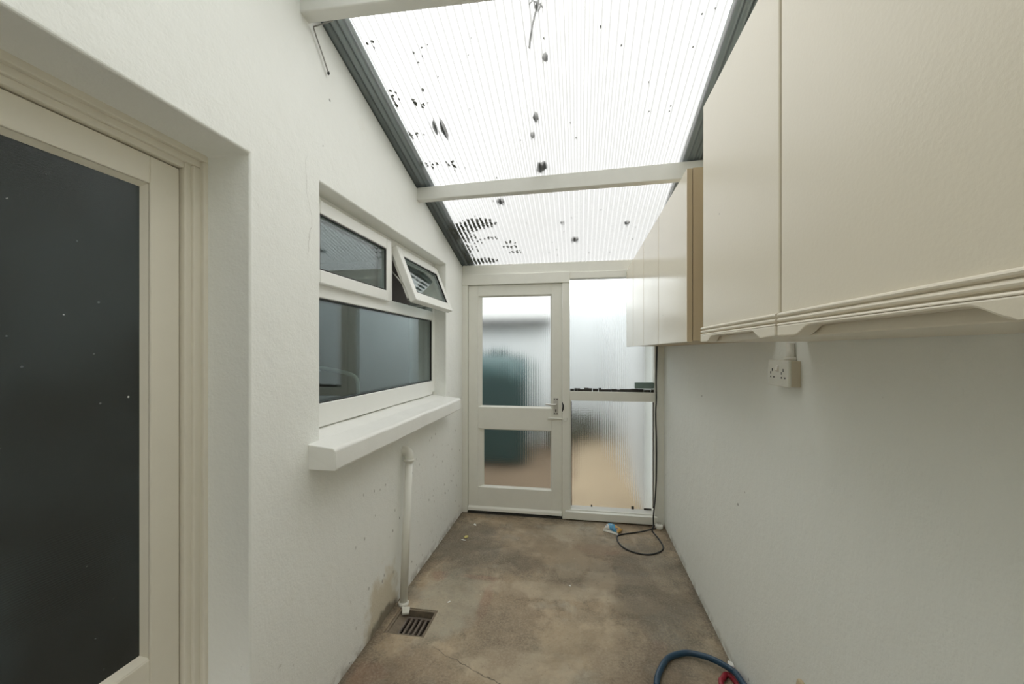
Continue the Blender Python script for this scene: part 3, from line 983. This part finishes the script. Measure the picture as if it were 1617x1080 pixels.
# ------------------------------------------------------------------ waste pipe and gully
wp = thing('waste_pipe', 'white waste pipe running down the left wall into the gully', 'pipe', (-0.972, 2.10, 0))
pt, pb = Vector((-0.974, 2.185, 0.785)), Vector((-0.966, 2.092, -0.012))
MB().tube([pb, pt], 0.0215, 20).build('straight_pipe', M['pipe'], wp)
MB().tube(smooth_path([pt + Vector((0, 0, -0.01)), pt + Vector((0, 0.001, 0.02)), pt + Vector((-0.012, 0.002, 0.043)), pt + Vector((-0.045, 0.003, 0.050))], 6), 0.0265, 20).tube(
    [pt + Vector((0, -0.001, -0.012)), pt + Vector((0, 0, 0.002))], 0.030, 20).build('elbow', M['pipe'], wp)
d = (pt - pb).normalized()
MB().tube([pb + d * 0.004, pb + d * 0.026], 0.0285, 20).build('collar', M['pipe'], wp)

gd = thing('floor_drain', 'square iron drain grate sunk in the floor below the waste pipe', 'drain', ((GX0 + GX1) / 2, (GY0 + GY1) / 2, -0.11))
m = MB()
T = 0.014
zf = -0.003
m.box(GX0 + 0.001, GX0 + T, GY0 + 0.001, GY1 - 0.001, -0.115, zf)
m.box(GX1 - T, GX1 - 0.001, GY0 + 0.001, GY1 - 0.001, -0.115, zf + 0.002)
m.box(GX0 + T, GX1 - T, GY0 + 0.001, GY0 + T, -0.115, zf)
m.box(GX0 + T, GX1 - T, GY1 - T, GY1 - 0.001, -0.115, zf)
m.box(GX0 + T, GX1 - T, GY0 + T, GY1 - T, -0.119, -0.110)
m.prism([(GX0 + T, GY0 + T, -0.040), (GX0 + T, GY0 + T, -0.012), (GX0 + 0.058, GY0 + T, -0.040)], (0, GY1 - GY0 - 2 * T, 0))
m.build('surround', M['gully'], gd, bevel=0.002)
m = MB()
gx0, gx1, gy0, gy1 = GX0 + 0.045, GX1 - 0.020, GY0 + 0.016, GY1 - 0.020
m.box(gx0, gx1, gy0, gy0 + 0.014, -0.048, -0.034)
m.box(gx0, gx1, gy1 - 0.014, gy1, -0.048, -0.034)
nb = 6
for i in range(nb):
    x = gx0 + (gx1 - gx0 - 0.013) * i / (nb - 1)
    m.box(x, x + 0.013, gy0 + 0.014, gy1 - 0.014, -0.048, -0.034)
m.build('grate', M['iron'], gd, bevel=0.002)
m = MB().prism([(-0.960, 2.060, -0.001), (-0.915, 2.066, -0.001), (-0.905, 2.030, -0.010), (-0.940, 2.020, -0.012)], (0, 0, 0.012))
tag(m.build('mortar_lump', M['socket'], bevel=0.003), 'pale lump of mortar on the corner of the floor drain', 'rubble')

# ------------------------------------------------------------------ cable, plug, packet, hoses, bits on the floor
def fl(u, v, z=0.0):
    du = u - CX
    c, s = math.cos(YAW), math.sin(YAW)
    r = Vector((du * c - F_PX * s, du * s + F_PX * c, VPY - v))
    return Vector((0, 0, CAM_H)) + r * ((z - CAM_H) / r.z)


R = 0.0055
pts = [Vector((0.622, 3.362, 1.46)), Vector((0.619, 3.362, 1.30)), Vector((0.616, 3.362, 1.17)), Vector((0.617, 3.362, 1.03)), Vector((0.612, 3.362, 0.90)), Vector((0.618, 3.362, 0.66)),
       Vector((0.616, 3.360, 0.40)), Vector((0.605, 3.350, 0.22)), Vector((0.588, 3.325, 0.10)), Vector((0.584, 3.30, 0.03))]
fp_ = [(1030, 838), (1039.5, 850), (1047, 863), (1043.5, 870.5), (1027.4, 875.5), (1008.8, 874), (990.3, 868), (979, 859.5), (974.5, 851.5), (975.5, 846), (984, 843.5), (999.6, 841.5)]
pts += [fl(u, v, R) for u, v in fp_] + [fl(1018, 838.5, 0.016), fl(1030, 835.5, 0.018), fl(1036, 834.5, 0.02)]
tag(MB().tube(smooth_path(pts, 8), R, 8).build('electric_cable', M['cable']), 'black electric cable hanging down the sidelight post and looping on floor', 'cable')
pl = thing('plug_top', 'round white plug at the end of the black cable in the corner', 'plug', (0.635, 3.322, 0))
c0 = Vector((0.630, 3.318, 0.0))
MB().tube([c0, c0 + Vector((0, 0, 0.008)), c0 + Vector((0, 0, 0.028)), c0 + Vector((0, 0, 0.034))], [0.026, 0.030, 0.030, 0.024], 18).build('body', M['plastic'], pl)
m = MB()
for k in (-0.010, 0.0, 0.010):
    m.box(0.630 + k - 0.003, 0.630 + k + 0.003, 3.316, 3.321, 0.034, 0.052)
m.build('pins', M['metal'], pl)

# crumpled packet: a pillow-shaped pouch lying on its side
t = NT('printed_packet')
X = t.xyz()
u_ = t.math('ADD', t.math('ADD', t.math('MULTIPLY', X[0], 1.0), t.math('MULTIPLY', X[2], 0.5)), t.math('MULTIPLY', t.noise(30, 3), 0.03))
c = t.mix(t.ramp(u_, 0.262, 0.272), (0.70, 0.68, 0.63), (0.06, 0.30, 0.50))
c = t.mix(t.ramp(t.noise(24, 2, 0.5, t.mapping((1, 1, 1), (2, 1, 0))), 0.55, 0.58), c, (0.62, 0.66, 0.66))
c = t.mix(t.ramp(u_, 0.312, 0.320), c, (0.72, 0.42, 0.10))
c = t.mix(t.ramp(t.noise(45, 2), 0.62, 0.64), c, (0.08, 0.12, 0.30))
packet_mat = t.set(c, 0.3, 0.5)
pk = thing('food_packet', 'crumpled blue, white and orange packet on the floor by sidelight', 'packet', (0.265, 3.24, 0))
m = MB()
nu, nv = 12, 8
a0, a1 = Vector((0.192, 3.205, 0)), Vector((0.296, 3.150, 0))
b0, b1 = Vector((0.222, 3.300, 0)), Vector((0.345, 3.225, 0))
top, bot = {}, {}
rnd = random.Random(3)
for i in range(nu + 1):
    for j in range(nv + 1):
        u, v = i / nu, j / nv
        p = (a0 * (1 - v) + b0 * v) * (1 - u) + (a1 * (1 - v) + b1 * v) * u
        bul = (math.sin(math.pi * u) ** 0.5) * (math.sin(math.pi * min(1, v + 0.06)) ** 0.6 if v < 0.94 else 0)
        bul = max(bul, 0.0) if not isinstance(bul, complex) else 0
        wob = rnd.uniform(-0.004, 0.004) * bul
        top[i, j] = m.bm.verts.new(p + Vector((wob, wob, 0.014 + 0.044 * bul * (1 - 0.35 * u) + wob)))
        edge = i in (0, nu) or j in (0, nv)
        bot[i, j] = top[i, j] if edge else m.bm.verts.new(p + Vector((0, 0, 0.0015)))
for i in range(nu):
    for j in range(nv):
        m.bm.faces.new((top[i, j], top[i + 1, j], top[i + 1, j + 1], top[i, j + 1])).smooth = True
        m.bm.faces.new((bot[i, j], bot[i, j + 1], bot[i + 1, j + 1], bot[i + 1, j])).smooth = True
m.build('pouch', packet_mat, pk)
m = MB()
m.prism([a0 + Vector((-0.004, -0.004, 0.001)), a1 + Vector((0.002, -0.006, 0.001)), a1 + Vector((0.002, 0.008, 0.012)), a0 + Vector((-0.002, 0.008, 0.014))], (0, -0.002, 0.004))
m.build('crimped_seal', M['plastic'], pk)

R = 0.0125
hp = [Vector((0.30, 1.45, R)), Vector((0.318, 1.62, R)), fl(1037, 1080, R), fl(1044, 1055, R), fl(1057, 1038, R), fl(1081, 1031, R + 0.004), fl(1104, 1034, R + 0.012), fl(1130, 1043, R + 0.022), fl(1157, 1059, 0.045)]
hp += [Vector((0.655, 1.78, 0.062)), Vector((0.660, 1.66, 0.07)), Vector((0.64, 1.50, 0.05)), Vector((0.58, 1.38, R + 0.01)), Vector((0.45, 1.32, R))]
tag(MB().tube(smooth_path(hp, 8), R, 12).build('rubber_hose', M['hose_blue']), 'blue rubber hose curving out of the bottom edge by right wall', 'hose', 'hoses on the floor')
R = 0.011
hp = [Vector((0.52, 1.45, R)), Vector((0.56, 1.62, R)), fl(1139, 1081, R), fl(1141, 1072, R + 0.002), fl(1148, 1065, R + 0.002), Vector((0.655, 1.83, R)), Vector((0.662, 1.74, R)), Vector((0.655, 1.60, R))]
tag(MB().tube(smooth_path(hp, 8), R, 12).build('rubber_hose', M['hose_red']), 'red rubber hose under the blue hose at the bottom edge', 'hose', 'hoses on the floor')
m = MB().prism([(0.656, 1.900, 0.0005), (0.679, 1.895, 0.0005), (0.679, 1.925, 0.0005), (0.660, 1.93, 0.0005)], (0, 0, 0.022))
tag(m.build('plaster_chip', M['flake'], bevel=0.004), 'white plaster chip at the wall foot behind the blue hose', 'chip')

def scrap(name, u, v, w, d, h, mat, label, cat, group=None):
    p = fl(u, v, 0)
    m = MB().blob((p.x, p.y, h * 0.5 + 0.0004), w / 2, d / 2, h * 0.5, 9, 4, 0.3, random.uniform(0, 3))
    tag(m.build(name, mat), label, cat, group)


scrap('fallen_leaf', 736, 848, 0.045, 0.030, 0.006, M['yellow_leaf'], 'yellow leaf on the floor near the left wall and door', 'leaf')
scrap('paper_scrap', 732, 853, 0.038, 0.014, 0.004, M['flake'], 'white scrap touching the yellow leaf on the floor', 'scrap', 'white scraps on the floor')
scrap('paper_scrap', 750, 828.5, 0.040, 0.016, 0.004, M['flake'], 'white scrap on the floor just in front of the back door', 'scrap', 'white scraps on the floor')
scrap('paper_scrap', 709, 951, 0.022, 0.012, 0.004, M['flake'], 'white scrap on the floor beside the drain grate', 'scrap', 'white scraps on the floor')
scrap('paper_scrap', 900, 925, 0.016, 0.010, 0.003, M['flake'], 'small white scrap alone in the middle of the floor', 'scrap', 'white scraps on the floor')

# ------------------------------------------------------------------ wire hanging off the near beam
hw = [Vector((XL + 0.012, 1.372, 2.650)), Vector((XL + 0.010, 1.40, 2.62)), Vector((XL + 0.010, 1.44, 2.575)), Vector((XL + 0.010, 1.468, 2.54))]
wr = thing('hanging_wire', 'thin wire with a dark tip hanging below the near roof beam', 'wire', hw[0])
MB().tube([Vector((XL + 0.10, 1.366, 2.658)), hw[0]], 0.0028, 6).tube(smooth_path(hw, 4), 0.0028, 6).build('strand', M['wire'], wr)
MB().blob(hw[-1], 0.005, 0.005, 0.008, 8, 5).build('tip', M['black'], wr)

# ------------------------------------------------------------------ leaves, twig and moss lying on the roof
def on_roof(x, y, lift=0.0):
    return Vector((x, y, roofz(y) + 2 * AMP + 0.002 + lift))


def leaf(x, y, w, l, label, rot=0.0):
    m = MB()
    n = 14
    ring = []
    for k in range(n):
        a = 2 * math.pi * k / n
        r = 1 + random.uniform(-0.22, 0.22)
        px, py = math.cos(a) * w / 2 * r, math.sin(a) * l / 2 * r
        px, py = px * math.cos(rot) - py * math.sin(rot), px * math.sin(rot) + py * math.cos(rot)
        ring.append(on_roof(x + px, y + py, 0.003 * abs(math.sin(a * 2))))
    m.prism(ring, ROOF_N * 0.0025)
    tag(m.build('dead_leaf', M['leaf']), label, 'leaf', 'dead leaves on the clear roof')


leaf(-0.215, 2.318, 0.062, 0.085, 'largest dark leaf on the clear roof, just before the far beam', 0.3)
leaf(-0.212, 1.984, 0.028, 0.06, 'dark leaf on clear roof halfway between the beams, upper of two', 0.1)
leaf(-0.240, 2.090, 0.026, 0.042, 'small dark leaf on clear roof below the upper middle one')
leaf(-0.141, 1.700, 0.024, 0.036, 'small dark leaf on clear roof below the twig')
leaf(-0.702, 2.010, 0.030, 0.135, 'long dark leaf on clear roof near the left flashing', 0.0)
leaf(-0.742, 1.990, 0.022, 0.100, 'thin dark leaf beside the long one near left flashing', 0.15)
leaf(-0.030, 3.076, 0.060, 0.07, 'dark leaf on clear roof beyond the far beam, centre', 0.2)
leaf(0.334, 2.899, 0.036, 0.04, 'dark leaf on clear roof beyond the far beam, toward the cabinets')
leaf(-0.514, 2.595, 0.045, 0.055, 'dark leaf on clear roof just beyond the far beam, left half', 0.4)
leaf(-0.116, 2.860, 0.026, 0.03, 'tiny dark leaf on clear roof beyond the far beam')
m = MB()
m.tube([on_roof(-0.205, 1.655, 0.004), on_roof(-0.19, 1.60, 0.004), on_roof(-0.172, 1.545, 0.004), on_roof(-0.15, 1.50, 0.006), on_roof(-0.135, 1.45, 0.006)], [0.005, 0.0045, 0.004, 0.004, 0.003], 7)
for k in range(9):
    p = on_roof(-0.165 + random.uniform(-0.03, 0.03), 1.515 + random.uniform(-0.03, 0.03), 0.005)
    m.tube([p, p + Vector((random.uniform(-0.03, 0.03), random.uniform(-0.03, 0.03), 0.004))], 0.0025, 6)
tag(m.build('twig', M['leaf']), 'dark twig lying on the clear roof near the top edge', 'twig')

m = MB()
rnd = random.Random(11)


def moss_patch(cx, cy, rx, ry, n, big=1.0):
    for _ in range(n):
        a, r = rnd.uniform(0, 2 * math.pi), rnd.random() ** 0.6
        x, y = cx + math.cos(a) * rx * r, cy + math.sin(a) * ry * r
        x = (round(x / PITCH - 0.5) + 0.5) * PITCH + rnd.uniform(-0.006, 0.006)    # it gathers in the valleys
        m.blob((x, y, roofz(y) + 0.0065), rnd.uniform(0.004, 0.0085) * big, rnd.uniform(0.006, 0.018) * big, 0.003, 6, 4, 0.3)


moss_patch(-0.72, 2.79, 0.12, 0.05, 130)
moss_patch(-0.85, 2.86, 0.12, 0.05, 90)
moss_patch(-0.88, 2.95, 0.10, 0.06, 100)
moss_patch(-0.80, 2.99, 0.06, 0.08, 14)
moss_patch(-0.89, 2.86, 0.06, 0.09, 90)
moss_patch(-0.70, 2.83, 0.10, 0.03, 60)
moss_patch(-0.88, 3.33, 0.08, 0.04, 70)
moss_patch(-0.90, 3.08, 0.04, 0.14, 40)
moss_patch(-0.86, 3.13, 0.07, 0.05, 16)
moss_patch(-0.66, 2.99, 0.07, 0.025, 12)
moss_patch(-0.53, 3.06, 0.05, 0.022, 12)
moss_patch(-0.54, 3.12, 0.07, 0.022, 14)
moss_patch(-0.50, 3.20, 0.06, 0.022, 14)
moss_patch(-0.82, 3.32, 0.14, 0.05, 130)
moss_patch(-0.92, 3.25, 0.05, 0.12, 70)
moss_patch(-0.87, 1.80, 0.02, 0.05, 8)
moss_patch(-0.85, 2.01, 0.05, 0.02, 9)
moss_patch(-0.86, 2.22, 0.06, 0.03, 12)
moss_patch(-0.77, 1.83, 0.03, 0.03, 7)
moss_patch(-0.735, 2.24, 0.03, 0.05, 10)
moss_patch(-0.72, 1.80, 0.02, 0.05, 4, 0.7)
moss_patch(-0.67, 1.62, 0.03, 0.04, 5, 0.7)
moss_patch(-0.85, 1.55, 0.02, 0.03, 4, 0.8)
for _ in range(40):
    moss_patch(rnd.uniform(-0.85, 0.5), rnd.uniform(1.45, 3.3), 0.01, 0.01, 1, 0.5)
tag(m.build('moss', M['moss']), 'dark moss and grit gathered in the roof valleys above the window', 'moss', kind='stuff')

# ------------------------------------------------------------------ back yard seen through the obscure glass
mb = MB().box(-6, 4, YE + 0.10, 12, -0.12, -0.04)
tag(mb.build('yard_ground', M['yard_ground'], origin=(0, 6, -0.04)), 'tan paved yard beyond the back door', 'ground', kind='structure')
mb = MB().box(0.56, 0.76, 3.60, 8.0, -0.04, 2.05)
tag(mb.build('yard_wall', M['yard_wall'], origin=(0.66, 5.5, -0.04)), 'white yard wall seen through the sidelight', 'wall', 'yard walls', 'structure')
mb = MB().box(-0.35, 0.56, 7.0, 7.2, -0.04, 2.15)
tag(mb.build('yard_wall', M['yard_wall'], origin=(0.1, 7.1, -0.04)), 'white wall across the end of the yard', 'wall', 'yard walls', 'structure')
ob = thing('outbuilding', 'white outbuilding with grey roof blurred behind the door glass', 'building', (-2.2, 6.9, -0.04), kind='structure')
MB().box(-4.2, -0.38, 6.2, 8.0, -0.04, 1.83).build('walls', M['yard_wall'], ob)
MB().prism([(-4.3, 6.08, 1.86), (-4.3, 8.1, 2.75), (-4.3, 8.1, 2.65), (-4.3, 6.08, 1.80)], (3.98, 0, 0)).build('roof', M['roof_far'], ob)
MB().box(-4.3, -0.34, 6.02, 6.10, 1.80, 1.92).build('gutter', M['gutter'], ob)
tk = thing('oil_tank', 'dark green plastic tank blurred behind the upper door pane', 'tank', (-1.30, 5.3, -0.04))
m = MB()
prof = []
for k in range(25):
    a = math.pi * k / 24
    prof.append((math.cos(a), math.sin(a)))
ptsx = [(-0.62, 0.02), (-0.62, 1.10)] + [(-1.25 + 0.63 * (abs(c) ** 0.5) * (1 if c > 0 else -1), 1.10 + 0.26 * (s ** 0.7 if s > 0 else 0)) for c, s in prof[1:-1]] + [(-1.88, 1.10), (-1.88, 0.02)]
secs = []
for y, k in ((4.90, 0.80), (4.94, 0.88), (5.02, 0.95), (5.14, 1.0), (5.50, 1.0), (5.62, 0.95), (5.72, 0.84)):
    secs.append([m.bm.verts.new((-1.30 + (x + 1.25) * (0.94 + 0.06 * k), y, z * k if z > 0.5 else z)) for x, z in ptsx])
for p, q in zip(secs, secs[1:]):
    for i in range(len(p)):
        j = (i + 1) % len(p)
        m.bm.faces.new((p[i], p[j], q[j], q[i])).smooth = True
m.bm.faces.new(secs[0])
m.bm.faces.new(list(reversed(secs[-1])))
for q in (5.18, 5.42):
    m.prism([(-1.30 + (x + 1.25) * 1.03, q, z * 1.012) for x, z in ptsx], (0, 0.05, 0))
m.build('shell', M['tank'], tk)
MB().tube([(-1.1, 5.32, 1.34), (-1.1, 5.32, 1.44)], 0.09, 16).build('filler_cap', M['tank'], tk)
sh = random.Random(5)
for (x, y, w, h, label) in ((-0.29, 5.92, 0.27, 0.52, 'dark shrub beside the tank, blurred in the lower door pane'),
                            (0.12, 6.62, 0.30, 0.38, 'dark shrub blurred in the lower sidelight pane')):
    s = thing('shrub', label, 'shrub', (x, y, -0.04), 'shrubs in the yard')
    m = MB()
    for _ in range(420):
        a, r, zz = sh.uniform(0, 6.28), sh.random() ** 0.5, sh.random()
        k = w * (0.35 + 0.65 * math.sin(math.pi * min(1, 0.2 + 0.8 * zz)))
        p = Vector((x + math.cos(a) * r * k, y + math.sin(a) * r * k, 0.02 + zz * h))
        q = Vector((sh.uniform(-1, 1), sh.uniform(-1, 1), sh.uniform(-0.3, 1))).normalized() * 0.045
        e = q.orthogonal().normalized() * 0.016
        m.bm.faces.new([m.bm.verts.new(v) for v in (p - q, p + e, p + q, p - e)])
    m.build('foliage', M['shrub'], s, fix=False)
    m = MB()
    for k in range(6):
        m.tube([(x, y, -0.04), (x + sh.uniform(-0.6, 0.6) * w, y + sh.uniform(-0.6, 0.6) * w, h * 0.8)], [0.012, 0.004], 6)
    m.build('stems', M['tan'], s)
